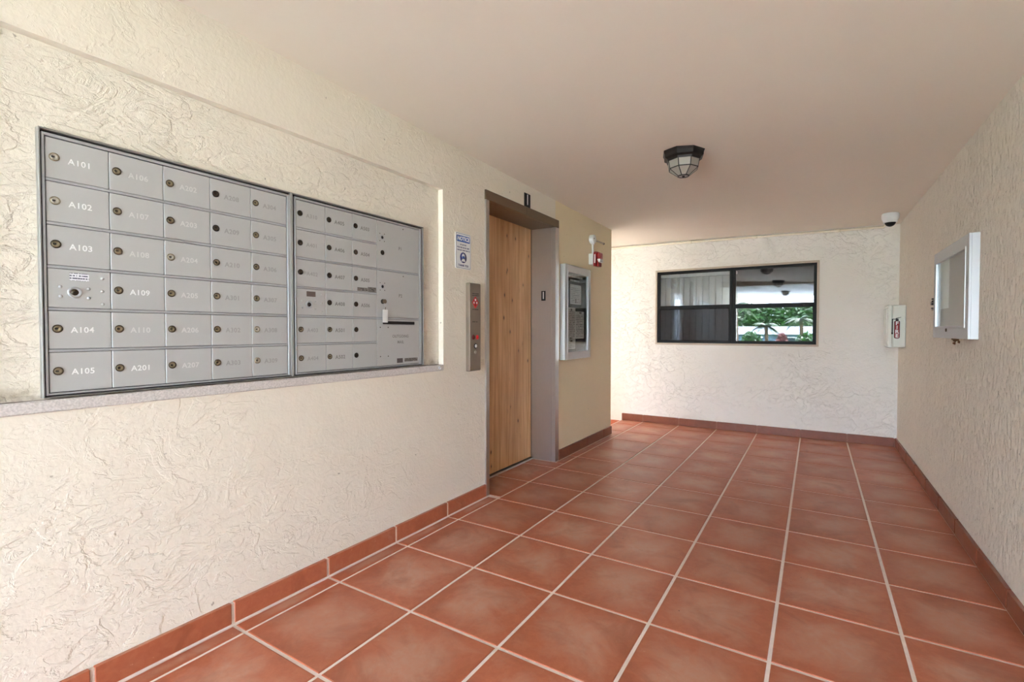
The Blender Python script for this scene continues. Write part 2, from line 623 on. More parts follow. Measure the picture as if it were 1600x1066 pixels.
ground = tag(boxes('ground', 'concrete', [tb(-40, 60, -28, 30, -1.2, -0.56)]), 'pale concrete paving around the breezeway', 'ground', kind='structure')
def lawn_fn(bm):
    prof = [(-28, GZ), (-60, GZ), (-80, -1.3), (-230, -1.3)]
    vs = [[bm.verts.new((x * S, y * S, z)) for x in (-170, 170)] for y, z in prof]
    lo = [[bm.verts.new((x * S, y * S, -2.0)) for x in (-170, 170)] for y, z in prof]
    for i in range(3):
        bm.faces.new((vs[i][0], vs[i][1], vs[i + 1][1], vs[i + 1][0]))
        bm.faces.new((lo[i][0], lo[i + 1][0], lo[i + 1][1], lo[i][1]))
        for k in (0, 1):
            bm.faces.new((vs[i][k], vs[i + 1][k], lo[i + 1][k], lo[i][k]))
    bm.faces.new((vs[0][0], lo[0][0], lo[0][1], vs[0][1]))
    bm.faces.new((vs[3][0], vs[3][1], lo[3][1], lo[3][0]))
GZ = -0.56 * S
tag(build('lawn', 'grass', lawn_fn), 'green lawn sloping down beyond the paving', 'lawn', kind='structure')

floor = boxes('floor', 'grout', [tb(-4.86, 1.62, -0.68, YB, -0.55, -0.007), tb(-5.04, -4.40, 6.36, 8.75, -0.55, -0.0075)])
tag(floor, 'terracotta tile floor with pale grout joints', 'floor', kind='structure')
tag(boxes('floor_walkway', 'walkway', [tb(-6.5, 3.7, -15, -0.69, -0.55, 0.0)]), 'grey walkway at the garden end', 'floor', kind='structure')
low = tag(boxes('floor_passage', 'tile', [tb(-10.2, -4.865, 11.9, YB, -0.55, -0.26)]), 'lower terracotta floor of the side passage past the step', 'floor', kind='structure')

TILE_CACHE = {}
def tile_mesh(w, d, th=0.012, b=0.003, mat='tile'):
    k = (round(w, 4), round(d, 4), mat)
    if k in TILE_CACHE:
        return TILE_CACHE[k]
    bm = bmesh.new()
    rings = []
    for ins, z in ((0, -th), (0, -b), (b * 0.45, -b * 0.3), (b * 1.3, 0)):
        rings.append([bm.verts.new((sx * (w / 2 - ins), sy * (d / 2 - ins), z)) for sx, sy in ((-1, -1), (1, -1), (1, 1), (-1, 1))])
    for i in range(3):
        for q in range(4):
            bm.faces.new((rings[i][q], rings[i][(q + 1) % 4], rings[i + 1][(q + 1) % 4], rings[i + 1][q]))
    bm.faces.new(rings[3])
    TILE_CACHE[k] = mesh(bm, 'tile', mat)
    return TILE_CACHE[k]

GAP = 0.0145                  # half a joint, in tiles
def put_tile(x0, x1, y0, y1, lip=GAP):
    w, d = (x1 - x0 - 2 * lip) * S, (y1 - y0 - 2 * GAP) * S
    obj('tile', tile_mesh(w, d), floor, ((x0 + x1) / 2 * S, (y0 + y1) / 2 * S, random.uniform(-0.0005, 0.0005)))
rows = [(Y0 + j, min(Y0 + j + 1, YEND)) for j in range(-1, 14)]
for (ya, yb) in rows:
    for i in range(7):
        xa, xb = XL[i], XL[i + 1]
        if i == 0:
            if 6.3 < ya < 8.0:                      # elevator doorway: tiles run in to the sill
                y_lo = ya
                put_tile(-4.95, xb, ya if ya > 6.4 else 6.40, yb)
                continue
            if 8.0 < ya < 8.9:
                put_tile(-4.95, xb, ya, 8.68)
                put_tile(xa, xb, 8.68, yb)
                continue
            if 11.2 < ya < 11.9:
                put_tile(xa, xb, ya, 11.88)
                put_tile(-4.85, xb, 11.88, yb)
                continue
            if ya > 11.9:
                put_tile(-4.85, xb, ya, yb)
                continue
        put_tile(xa, xb, ya, yb)

# walls
ZT = 5.9
NZ0, NZ1, NY0, NY1 = 2.10, 4.625, 0.60, 5.28
ND = 0.085
wl = boxes('wall_left', 'stucco_left', [
    tb(-5.2, W, -7.5, NY0, -0.55, ZT), tb(-5.2, W, NY0, NY1, -0.55, NZ0), tb(-5.2, W, NY0, NY1, NZ1, ZT),
    tb(-5.2, W, NY1, 6.36, -0.55, ZT), tb(-5.2, W, 6.36, 8.75, 4.76, ZT), tb(-5.2, -5.06, 6.36, 8.75, -0.55, 4.76)])
tag(boxes('wall_elevator', 'stucco_smooth_shade_tint', [tb(-5.2, W, 8.75, 11.9, -0.55, ZT)]), 'smooth plaster wall past the elevator with the notice case, warm shade tinted into its colour', 'wall', kind='structure')
tag(wl, 'cream stucco wall with the mailbox niche and elevator doorway', 'wall', kind='structure')
tag(boxes('wall_niche', 'stucco_niche', [tb(-5.2, W - ND, NY0, NY1, NZ0, NZ1)]), 'rough cracked cream stucco at the back of the mailbox niche', 'wall', kind='structure')
tag(boxes('wall_core', 'stucco_left', [tb(-10.0, -5.2, -7.5, 11.9, -0.55, ZT)]), 'cream block behind the elevator wall', 'wall', kind='structure')
WX0, WX1, WZ0, WZ1 = -3.85, 0.043, 2.285, 4.325
wb = boxes('wall_back', 'stucco_back', [
    tb(-7.0, WX0, YB, YB + 0.42, -0.55, ZT), tb(WX1, 3, YB, YB + 0.42, -0.55, ZT),
    tb(WX0, WX1, YB, YB + 0.42, -0.55, WZ0), tb(WX0, WX1, YB, YB + 0.42, WZ1, ZT)])
tag(wb, 'pale stucco end wall with the black framed window', 'wall', kind='structure')
tag(boxes('wall_right', 'stucco_right', [tb(XR, 3.2, -10.1, YB, -0.55, ZT)]), 'rough dashed stucco wall with the empty display case', 'wall', kind='structure')
tag(boxes('wall_light_block', 'stucco_left', [tb(-10.2, -9.9, 11.9, 16.5, -0.55, ZT)]), 'added unseen cream wall that keeps daylight out of the side passage', 'wall', kind='structure')  # unseen wall, added to dim the daylight coming through the passage
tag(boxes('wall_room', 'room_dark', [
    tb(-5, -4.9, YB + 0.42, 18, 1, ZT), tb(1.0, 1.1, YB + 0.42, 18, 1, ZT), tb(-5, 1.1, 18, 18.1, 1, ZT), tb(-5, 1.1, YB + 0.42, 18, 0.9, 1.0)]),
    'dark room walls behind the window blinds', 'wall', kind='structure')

# ceiling: falls slightly to the right as in the place
CY = [-0.62, 2.0, 6.3, 11.9, 13.95, 19.0]
CZL = [5.335, 5.335, 5.285, 5.215, 5.15, 5.15]
CZR = [5.0, 5.0, 5.005, 5.04, 5.06, 5.06]
def lerp(a, b, t):
    return a + (b - a) * t
def zc(x, y):
    for i in range(len(CY) - 1):
        if y <= CY[i + 1]:
            t = max(0, (y - CY[i]) / (CY[i + 1] - CY[i]))
            zl, zr = lerp(CZL[i], CZL[i + 1], t), lerp(CZR[i], CZR[i + 1], t)
            break
    return lerp(zl, zr, min(max((x - W) / (XR - W), 0), 1))
def ceil_fn(bm):
    xs = [-10.2, W, XR, 3.4]
    lo = [[bm.verts.new((x * S, y * S, zc(x, y) * S)) for x in xs] for y in CY]
    hi = [[bm.verts.new((x * S, y * S, 6.3 * S)) for x in xs] for y in CY]
    ny, nx = len(CY), len(xs)
    for j in range(ny - 1):
        for i in range(nx - 1):
            bm.faces.new((lo[j][i], lo[j + 1][i], lo[j + 1][i + 1], lo[j][i + 1]))
            bm.faces.new((hi[j][i], hi[j][i + 1], hi[j + 1][i + 1], hi[j + 1][i]))
    for i in range(nx - 1):
        for j in (0, ny - 1):
            bm.faces.new((lo[j][i], lo[j][i + 1], hi[j][i + 1], hi[j][i]))
    for j in range(ny - 1):
        for i in (0, nx - 1):
            bm.faces.new((lo[j][i], lo[j + 1][i], hi[j + 1][i], hi[j][i]))
def ceil_walk(bm):
    pts = [(-10.2, -0.62), (3.4, -0.62), (3.4, -10.2), (-10.2, -16.0)]
    lo = [bm.verts.new((x * S, y * S, (zc(x, -0.62)) * S)) for x, y in pts]
    hi = [bm.verts.new((x * S, y * S, 6.3 * S)) for x, y in pts]
    bm.faces.new(lo)
    bm.faces.new(hi[::-1])
    for k in range(4):
        bm.faces.new((lo[k], hi[k], hi[(k + 1) % 4], lo[(k + 1) % 4]))
tag(build('ceiling_walkway', 'walk_ceiling', ceil_walk), 'pale grey ceiling over the garden end of the breezeway', 'ceiling', kind='structure')
tag(build('ceiling', 'ceiling', ceil_fn), 'smooth beige painted ceiling', 'ceiling', kind='structure')

# tiled baseboards: a mortar strip carries the tiles
BH = 0.20
def base_piece(strip, rz, u0, u1, h=BH, th=0.018, mat='tile'):
    k = ('b', round(u1 - u0, 3), h, mat)
    if k not in TILE_CACHE:
        bm = bmesh.new()
        w = (u1 - u0 - 2 * GAP) * S
        box(bm, -w / 2, w / 2, -th, 0, 0.012 * S, h * S, 0.002)
        TILE_CACHE[k] = mesh(bm, 'baseboard_tile', mat)
    return TILE_CACHE[k]
def baseboard(name, label, rz, face, segs, h=BH, mat='tile_base', grout='grout_dark'):
    """face: fixed coordinate of wall face in tiles; segs: (a,b) along the wall in tiles"""
    lo, hi = min(a for a, b in segs), max(b for a, b in segs)
    if rz == LEFT:
        mort = tb(face, face + 0.030, lo, hi, -0.012, h - 0.008)
    elif rz == RIGHT:
        mort = tb(face - 0.030, face, lo, hi, -0.012, h - 0.008)
    else:
        mort = tb(lo, hi, face - 0.030, face, -0.012, h - 0.008)
    st = tag(boxes(name, grout, [mort]), label, 'baseboard', kind='structure')
    for a, b in segs:
        me = base_piece(st, rz, a, b, h, mat=mat)
        c = (a + b) / 2
        loc = (face * S, c * S, 0) if rz != BACK else (c * S, face * S, 0)
        obj('baseboard_tile', me, st, loc, rz)
    return st
ys = [Y0 + j for j in range(-4, 14)]
def split(lo, hi, grid):
    g = [lo] + [v for v in grid if lo + 0.05 < v < hi - 0.05] + [hi]
    return list(zip(g[:-1], g[1:]))
baseboard('baseboard_left', 'terracotta tile baseboard under the mailboxes', LEFT, W, split(-0.6763, 6.29, ys), mat='tile', grout='grout')
baseboard('baseboard_elevator', 'terracotta tile baseboard under the black notice case', LEFT, W, split(8.86, 11.9, ys))
baseboard('baseboard_back', 'terracotta tile baseboard under the window', BACK, YB, split(-4.85, XR - 0.045, XL[1:-1] ))
baseboard('baseboard_right', 'terracotta tile baseboard under the display case', RIGHT, XR, split(-0.6763, YB, ys))
pb = boxes('baseboard_passage', 'tile', [tb(-7.0, -4.875, YB - 0.04, YB, -0.26, -0.03)])
tag(pb, 'low terracotta baseboard beyond the passage step', 'baseboard', kind='structure')

# stone sill of the mailbox niche
sill = boxes('trim_1', 'sill_stone', [tb(W - ND, W + 0.02, NY0, NY1 - 0.01, 2.085, 2.168)], bev=0.004)
tag(sill, 'speckled stone sill under the mailboxes, stained along the back', 'sill', kind='structure')
# the dry ledge filler under the mailbox banks
bat = boxes('trim_2', 'cream_paint', [tb(-4.4, XR, -0.62, -0.5, 5.02, 5.36)])
tag(bat, 'painted batten across the ceiling behind the viewer', 'trim', kind='structure')

# ------------------------------------------------------------------ elevator doorway
FZ = 4.87
el = thing('door_1', 'elevator doorway with steel frame and knotty pine laminate door', 'elevator door', (W * S, 6.29 * S, 0), LEFT, kind='structure')
fw = (8.86 - 6.29) * S
jw, jr = 0.095 * S, 0.155 * S
hz0 = 4.715 * S
PD = 0.53 * S
def jamb_l(bm):
    box(bm, 0, jw, -0.012, 0.03, 0, hz0, 0.002)
    box(bm, jw - 0.012, jw, 0.03, PD, 0, hz0, 0.001)
def jamb_r(bm):
    box(bm, fw - jr, fw, -0.012, 0.03, 0, hz0, 0.002)
    box(bm, fw - jr, fw - jr + 0.012, 0.03, PD, 0, hz0, 0.001)
build('jamb', 'steel', jamb_l, el)
jr_o = build('jamb', 'steel', jamb_r, el)
def header(bm):
    box(bm, 0, fw, -0.012, 0.03, hz0 + 0.0005, FZ * S, 0.002)
    box(bm, jw - 0.012, fw - jr + 0.012, 0.03, PD, hz0 + 0.0005, hz0 + 0.014, 0.001)
hd = build('header', 'steel_header', header, el)
build('header_seam', 'black', lambda bm: box(bm, 0.495 * fw, 0.495 * fw + 0.002, -0.0125, -0.011, hz0 + 0.006, FZ * S - 0.004), hd)
dp = boxes('door_panel', 'pine', [(jw - 0.01, fw - jr - 0.006, PD, PD + 0.035, 0.018, hz0 + 0.01)], el, bev=0.001)
boxes('door_edge', 'black', [(fw - jr - 0.0055, fw - jr + 0.012, PD + 0.004, PD + 0.03, 0.018, hz0)], el)
def dsill(bm):
    box(bm, jw, fw - jr, PD - 0.03, PD + 0.04, -0.02, 0.006)
    box(bm, jw, fw - jr, PD - 0.024, PD - 0.018, 0.006, 0.010)
build('door_sill', 'steel', dsill, el)
# floor number on the inside face of the far jamb
pl = boxes('number_plate', 'black', [(-0.022, 0.022, -0.003, 0, -0.045, 0.045)], jr_o, bev=0.0008)
pl.location = (fw - jr, 0.245 * S, 3.352 * S)
pl.rotation_euler = (0, 0, -PI / 2)
text('one_small', 'ink_white', el, 0, 0, 0, 'number').location = (fw - jr - 0.0034, 0.245 * S, 3.352 * S)
nm = [o for o in el.children if o.name.startswith('number') and o.type == 'MESH' and o != pl][-1]
nm.rotation_euler = (0, 0, -PI / 2)
nm.parent = jr_o

fp = thing('floor_number_sign', 'small black sign with white numeral one above the elevator frame', 'sign', (W * S, 7.615 * S, 4.995 * S), LEFT)
boxes('plate', 'black', [(-0.047, 0.047, -0.006, 0, -0.055, 0.055)], fp, bev=0.001)
text('one_big', 'ink_white', fp, 0, -0.0064, 0, 'numeral')

# ------------------------------------------------------------------ mailbox banks
ROWS = [3.978, 3.688, 3.388, 3.088, 2.794, 2.503, 2.212]
FY = 0.037 * S                 # how far the door fronts stand off the niche back
LOCKS = {}
def lock_mesh(kind):
    if kind in LOCKS:
        return LOCKS[kind]
    face = {'brass': 'lock_brass', 'silver': 'lock_silver', 'dark': 'lock_dark'}[kind]
    rim = {'brass': 'lock_dark', 'silver': 'lock_brass', 'dark': 'black'}[kind]
    bm = bmesh.new()
    k_ = 1.18
    lathe(bm, [(0.0112 * k_, 0), (0.0112 * k_, 0.002), (0.0095 * k_, 0.0032), (0.0085 * k_, 0.0022)], n=18, mi=1)
    lathe(bm, [(0.0085 * k_, 0.0022), (0.0078 * k_, 0.0030), (0.0050 * k_, 0.0032), (0.0046 * k_, 0.0024), (0, 0.0024)], n=18, mi=0)
    box(bm, -0.0075, 0.0010, -0.0036, -0.0022, -0.0019, 0.0019, mi=2)
    LOCKS[kind] = mesh(bm, 'lock', [face, rim, 'black'])
    return LOCKS[kind]
DOORS = {}
def door_mesh(w, h):
    k = (round(w, 4), round(h, 4))
    if k not in DOORS:
        bm = bmesh.new()
        box(bm, 0, w, -0.008, 0, 0, h, 0.0012)
        DOORS[k] = mesh(bm, 'door', 'mail_grey')
    return DOORS[k]

def bank(label, y_lo, y_hi, z_lo, z_hi, cols, door_rows, right_inner):
    """cols: column joints in tiles (absolute y)"""
    bk = thing('mailbox_bank', label, 'mailboxes', ((W - ND) * S, y_lo * S, z_lo * S), LEFT, 'mailbox banks in the niche')
    w, h = (y_hi - y_lo) * S, (z_hi - z_lo) * S
    X = lambda y: (y - y_lo) * S
    Z = lambda z: (z - z_lo) * S
    fl = 0.0055
    boxes('body', 'mail_gap', [(0.002, w - 0.002, -FY + 0.009, 0, 0.002, h - 0.002)], bk)
    boxes('outer_flange', 'flange', [(0, fl, -FY - 0.006, 0, 0, h), (w - fl, w, -FY - 0.006, 0, 0, h),
                                     (fl, w - fl, -FY - 0.006, 0, h - fl, h), (fl, w - fl, -FY - 0.006, 0, 0, fl * 0.5)], bk, bev=0.0012)
    xi, xo = X(cols[0]) - 0.002, X(right_inner) + 0.002
    zt, zb = Z(ROWS[0]) + 0.002, Z(ROWS[-1]) - 0.002
    bl = 0.0065
    br = 0.016
    fr = boxes('inner_frame', 'mail_frame', [(xi - bl, xi, -FY - 0.003, -0.006, zb - 0.006, zt + 0.0095), (xo, xo + br, -FY - 0.003, -0.006, zb - 0.006, zt + 0.0095),
                                             (xi, xo, -FY - 0.003, -0.006, zt, zt + 0.0095), (xi, xo, -FY - 0.003, -0.006, zb - 0.006, zb)], bk, bev=0.001)
    return bk, X, Z

RAIL = 0.0042
def rails(bk, X, Z, y0, y1, zs):
    for z in zs:
        boxes('rail', 'mail_frame', [(X(y0), X(y1), -FY - 0.001, -0.006, Z(z) - RAIL, Z(z) + RAIL)], bk, bev=0.0008)
def door(bk, X, Z, ya, yb, zb, zt):
    g = 0.0010
    w = X(yb) - X(ya) - 2 * g
    lo_ = 0.0005 if zb == ROWS[-1] else RAIL + 0.0014
    hi_ = 0.0005 if zt == ROWS[0] else RAIL + 0.0014
    h = Z(zt) - Z(zb) - lo_ - hi_
    d = obj('door', door_mesh(w, h), bk, (X(ya) + g, -FY + 0.008, Z(zb) + lo_))
    return d, w, h
FRONT = -0.008
def numbered(bk, X, Z, ya, yb, zb, zt, num, ink, kind):
    d, w, h = door(bk, X, Z, ya, yb, zb, zt)
    obj('lock', lock_mesh(kind), d, (0.0205, FRONT, h * 0.53))
    if num:
        text(num, ink, d, 0.0835, FRONT - 0.0001, h * 0.49, 'number')
def rivets(d, pts, r=0.0052, mat='mail_grey'):
    for x, z in pts:
        build('rivet', mat, lambda bm: lathe(bm, [(r, 0), (r * 0.95, 0.0015), (r * 0.6, 0.003), (0, 0.0036)], n=10), d, (x, FRONT, z))
def master(bk, X, Z, ya, yb, zb, zt, lab, lock):
    d, w, h = door(bk, X, Z, ya, yb, zb, zt)
    boxes('sticker', lab, [(w * 0.33, w * 0.64, FRONT - 0.0004, FRONT, h * 0.72, h * 0.92)], d)
    rivets(d, [(w * 0.185, h * 0.54), (w * 0.19, h * 0.29), (w * 0.63, h * 0.52), (w * 0.63, h * 0.27), (w * 0.86, h * 0.82), (w * 0.86, h * 0.47), (w * 0.86, h * 0.12)])
    def big(bm):
        lathe(bm, [(0.0185, 0), (0.0180, 0.004), (0.0165, 0.005), (0.0105, 0.005), (0.0100, 0.002)], n=24, mi=0)
        lathe(bm, [(0.0100, 0.002), (0.0092, 0.0052), (0, 0.0052)], n=18, mi=1)
        box(bm, -0.0055, 0.0055, -0.0058, -0.0050, -0.0011, 0.0011, mi=2)
    build('master_lock', ['mail_frame', lock, 'black'], big, d, (w * 0.405, FRONT, h * 0.41))

COL1 = [1.144, 1.499, 1.855, 2.212, 2.572, 2.934]
bk, X, Z = bank('grey metal mailbox bank of thirty small square doors', 1.106, 2.9825, 2.178, 4.032, COL1, ROWS, COL1[-1])
rails(bk, X, Z, COL1[0], COL1[-1], ROWS[1:-1])
INK1 = ['ink_white', 'ink_pale', 'ink_pale', 'ink_faint', 'ink_faint']
for i, col in enumerate(UNIT1):
    for j, num in enumerate(col):
        a = (bk, X, Z, COL1[i], COL1[i + 1], ROWS[j + 1], ROWS[j])
        if num is None:
            master(*a, 'print_label', 'lock_dark')
            continue
        ink = INK1[i]
        if (i == 1 and j in (3, 5)) or (i == 2 and j > 9):
            ink = 'ink_white'
        kind = 'brass'
        if (i, j) in ((0, 0), (0, 1), (2, 2), (4, 4), (4, 5)):
            kind = 'silver'
        if i == 3:
            kind = 'dark' if j in (1, 0) else 'brass'
        numbered(*a, num, ink, kind)

COL2 = [3.036, 3.385, 3.745, 4.108]
RI = 4.846
bk2, X2, Z2 = bank('grey metal mailbox bank with parcel lockers and an outgoing mail slot', 2.9845, 4.920, 2.178, 4.032, COL2, ROWS, RI)
rails(bk2, X2, Z2, COL2[0], COL2[-1], ROWS[1:-1])
rails(bk2, X2, Z2, COL2[-1], RI, [ROWS[2], ROWS[4]])
for i, col in enumerate(UNIT2):
    for j, num in enumerate(col):
        a = (bk2, X2, Z2, COL2[i], COL2[i + 1], ROWS[j + 1], ROWS[j])
        if num is None:
            master(*a, 'label_dark', 'black')
            continue
        numbered(*a, num, 'ink_grey' if i else 'ink_faint', 'brass' if (j >= 4 and i < 2) else 'dark')
        if i == 2 and j == 2:
            d = [o for o in bk2.children if o.name.startswith('door')][-1]
            boxes('sticker', 'print_dark', [(0.030, 0.098, FRONT - 0.0004, FRONT, 0.003, 0.021)], d)
            boxes('sticker', 'print_dark', [(0.100, 0.158, FRONT - 0.0004, FRONT, 0.002, 0.027)], d)
PK = []
for (za, zb, key) in ((ROWS[2], ROWS[0], 'P1'), (ROWS[4], ROWS[2], 'P2')):
    d, w, h = door(bk2, X2, Z2, COL2[-1], RI, za, zb)
    PK.append((d, w, h))
    hz = h * 0.66
    build('post_lock', ['mail_frame', 'black'], lambda bm: (lathe(bm, [(0.0125, 0), (0.0115, 0.0012), (0.0085, 0.0012)], n=16), lathe(bm, [(0.0085, 0.0012), (0, 0.0010)], n=12, mi=1)), d, (0.039, FRONT, hz))
    for sx, sz in ((-1, -1), (1, -1), (-1, 1), (1, 1)):
        build('screw', 'lock_dark', lambda bm: lathe(bm, [(0.0028, 0), (0.0024, 0.001), (0, 0.0012)], n=8), d, (0.039 + sx * 0.0165, FRONT, hz + sz * 0.020))
    obj('lock', lock_mesh('dark'), d, (0.040, FRONT, h * 0.34))
    build('screw', 'lock_dark', lambda bm: lathe(bm, [(0.0034, 0), (0.003, 0.001), (0, 0.0012)], n=8), d, (w * 0.60, FRONT, h * 0.935))
    text(key, 'ink_grey', d, w * 0.53, FRONT - 0.0001, h * 0.49, 'number')
d, w, h = door(bk2, X2, Z2, COL2[-1], RI, ROWS[6], ROWS[4])
PK.append((d, w, h))
slot_z = (2.742 - ROWS[6]) * S - 0.0005
build('mail_slot', 'black', lambda bm: prism(bm, rrect(0.040, 0.291, slot_z - 0.0085, slot_z + 0.0085, 0.004), FRONT - 0.0016, FRONT + 0.002), d)
build('slot_lip', 'mail_frame', lambda bm: box(bm, 0.042, 0.289, FRONT - 0.006, FRONT, slot_z - 0.0125, slot_z - 0.009, 0.001), d)
for sx, sz in ((0.022, 0.845), (0.080, 0.845), (0.022, 0.155), (0.080, 0.155)):
    build('screw', 'lock_dark', lambda bm: lathe(bm, [(0.0036, 0), (0.003, 0.001), (0, 0.0012)], n=8), d, (sx, FRONT, (slot_z - 0.026) if sz > 0.5 else 0.052))
text('OUT', 'ink_grey', d, w * 0.53, FRONT - 0.0001, h * 0.63, 'number')
text('MAIL', 'ink_grey', d, w * 0.53, FRONT - 0.0001, h * 0.50, 'number')
boxes('sticker', 'label_dark', [(w * 0.44, w * 0.58, FRONT - 0.0004, FRONT, 0.010, 0.036)], d)
boxes('sticker', 'print_dark', [(w * 0.62, w * 0.95, FRONT - 0.0004, FRONT, 0.014, 0.034)], d)

# key with white tag left hanging in the lower parcel locker
kx, kz = (4.149 + 0.0) * S, 0
kf = (W - ND) * S + FY + 0.004
ky = COL2[-1] * S + 0.041
kzz = ROWS[4] * S + RAIL + 0.0014 + ((ROWS[2] - ROWS[4]) * S - 2 * (RAIL + 0.0014)) * 0.34
key = thing('key', 'key with ring and white tag hanging in the parcel locker lock', 'key', (kf, ky, kzz), LEFT)
def keyhead(bm):
    box(bm, -0.0012, 0.0012, -0.012, 0, -0.004, 0.004)
    prism(bm, [(0.013 * math.cos(a * PI / 6), 0.012 * math.sin(a * PI / 6)) for a in range(12)], -0.015, -0.012)
    box(bm, -0.014, 0.011, -0.0165, -0.0105, -0.006, 0.009, 0.002)
build('key_head', 'key_metal', keyhead, key)
build('key_ring', 'aluminium', lambda bm: torus(bm, (0.008, -0.0135, -0.019), 0.0125, 0.0012, 18, 6), key)
build('chain', 'key_metal', lambda bm: tube(bm, [(0.006, -0.0135, -0.031), (0.005, -0.012, -0.040), (0.005, -0.011, -0.047)], 0.0017, 6), key)
build('tag', 'white', lambda bm: prism(bm, rrect(-0.015, 0.022, -0.117, -0.045, 0.003), -0.0135, -0.0105), key)

# small white ring at the end of the sill
cp = build('screw_eye', ['white', 'black'], lambda bm: (torus(bm, (0, -0.004, 0), 0.008, 0.0035, 16, 6), lathe(bm, [(0.005, 0.002), (0, 0.002)], n=12, mi=1)), None, ((W + 0.02) * S + 0.001, 5.165 * S, 2.128 * S), LEFT)
tag(cp, 'small white plastic ring fixed to the end of the stone sill', 'ring')

# ------------------------------------------------------------------ notice sign, call panel
sg = thing('mask_sign', 'small blue and white notice sign between the mailboxes and elevator', 'sign', (W * S, 5.547 * S, 3.557 * S), LEFT)
sw, sh = 0.369 * S, 0.526 * S
def plate(bm):
    prism(bm, rrect(0, sw, 0, sh, 0.012), -0.004, 0)
build('plate', 'white', plate, sg)
def border(bm):
    o = rrect(0.0045, sw - 0.0045, 0.0045, sh - 0.0045, 0.010)
    i = rrect(0.0065, sw - 0.0065, 0.0065, sh - 0.0065, 0.008)
    n = len(o)
    vo = [bm.verts.new((x, -0.0043, z)) for x, z in o]
    vi = [bm.verts.new((x, -0.0043, z)) for x, z in i]
    for k in range(n):
        bm.faces.new((vo[k], vo[(k + 1) % n], vi[(k + 1) % n], vi[k]))
build('border', 'dark_blue', border, sg)
bn = build('banner', 'blue', lambda bm: prism(bm, rrect(0.012, sw - 0.012, sh - 0.060, sh - 0.018, 0.007), -0.0046, -0.004), sg)
text('NOTICE', 'ink_white', bn, sw / 2, -0.0049, sh - 0.039, 'lettering')
rnd = random.Random(3)
def words(bm):
    for z, x0, x1 in ((sh - 0.078, 0.050, sw - 0.050), (sh - 0.097, 0.018, sw - 0.018), (sh - 0.115, 0.018, sw - 0.018)):
        x = x0
        while x < x1 - 0.006:
            wl_ = min(rnd.uniform(0.012, 0.03), x1 - x)
            k = x
            while k < x + wl_:
                box(bm, k, k + 0.0026, -0.0044, -0.004, z - rnd.uniform(0.003, 0.0052), z + rnd.uniform(0.003, 0.0052))
                k += 0.0044
            x += wl_ + 0.006
build('small_print', 'dark_blue', words, sg)
def masklogo(bm):
    lathe(bm, [(0.036, 0.0041), (0.036, 0.0046), (0, 0.0046)], n=28, c=(sw / 2, 0, 0.076), mi=0)
    lathe(bm, [(0.017, 0.0046), (0.0165, 0.005), (0, 0.005)], n=20, c=(sw / 2, 0, 0.086), mi=1)
    prism(bm, [(sw / 2 - 0.022, 0.050), (sw / 2 + 0.022, 0.050), (sw / 2 + 0.012, 0.068), (sw / 2 - 0.012, 0.068)], -0.005, -0.0046, mi=1)
    prism(bm, [(sw / 2 - 0.012, 0.074), (sw / 2, 0.068), (sw / 2 + 0.012, 0.074), (sw / 2 + 0.012, 0.086), (sw / 2 - 0.012, 0.086)], -0.0054, -0.005, mi=2)
build('face_mask_symbol', ['dark_blue', 'ink_white', 'blue'], masklogo, sg)
text('THANKS', 'dark_blue', sg, sw / 2, -0.0046, 0.022, 'lettering')

cpn = thing('elevator_call_panel', 'tall steel elevator call panel with red fire symbol and buttons', 'call panel', (W * S, 5.79 * S, 2.035 * S), LEFT)
pw, ph, pd = 0.285 * S, 1.325 * S, 0.080 * S
boxes('housing', 'panel_steel', [(0, pw, -pd, 0, 0, ph)], cpn, bev=0.005)
PF = -pd - 0.0003
boxes('engraved_text', 'print_steel', [(0.030, pw - 0.024, PF, -pd, ph - 0.090, ph - 0.066)], cpn)
boxes('engraved_text', 'print_steel', [(0.030, pw - 0.030, PF, -pd, ph - 0.188, ph - 0.176)], cpn)
boxes('engraved_text', 'print_steel', [(0.030, pw - 0.036, PF, -pd, ph - 0.272, ph - 0.262)], cpn)
def fire(bm):
    cx, cz = pw / 2, ph - 0.132
    prism(bm, [(cx, cz - 0.042), (cx + 0.038, cz), (cx, cz + 0.042), (cx - 0.038, cz)], PF - 0.0006, -pd, mi=0)
    for dx, dz in ((0, 0.018), (-0.016, -0.002), (0.016, -0.002)):
        lathe(bm, [(0.0085, 0), (0.008, 0.0006), (0, 0.0006)], n=12, c=(cx + dx, PF - 0.0004, cz + dz), mi=1)
    prism(bm, [(cx - 0.006, cz - 0.024), (cx + 0.006, cz - 0.024), (cx + 0.003, cz + 0.004), (cx - 0.003, cz + 0.004)], PF - 0.001, -pd, mi=2)
build('fire_symbol', ['red_light', 'ink_white', 'dark_red'], fire, cpn)
def knob(r, d):
    return lambda bm: (lathe(bm, [(r * 1.25, 0), (r * 1.25, 0.003), (r, 0.004), (r, d), (r * 0.8, d + 0.001), (0, d + 0.001)], n=18))
build('key_switch', 'dark_red', knob(0.0135, 0.005), cpn, (pw * 0.32, -pd, ph * 0.385))
build('indicator_light', 'red_light', knob(0.0125, 0.006), cpn, (pw * 0.66, -pd, ph * 0.385))
build('call_button', ['black', 'white'], lambda bm: (lathe(bm, [(0.018, 0), (0.018, 0.003), (0.012, 0.004)], n=20), lathe(bm, [(0.012, 0.004), (0.011, 0.007), (0, 0.0075)], n=20, mi=1)), cpn, (pw * 0.50, -pd, ph * 0.285))
build('key_switch', 'lock_silver', knob(0.010, 0.004), cpn, (pw * 0.48, -pd, ph * 0.215))

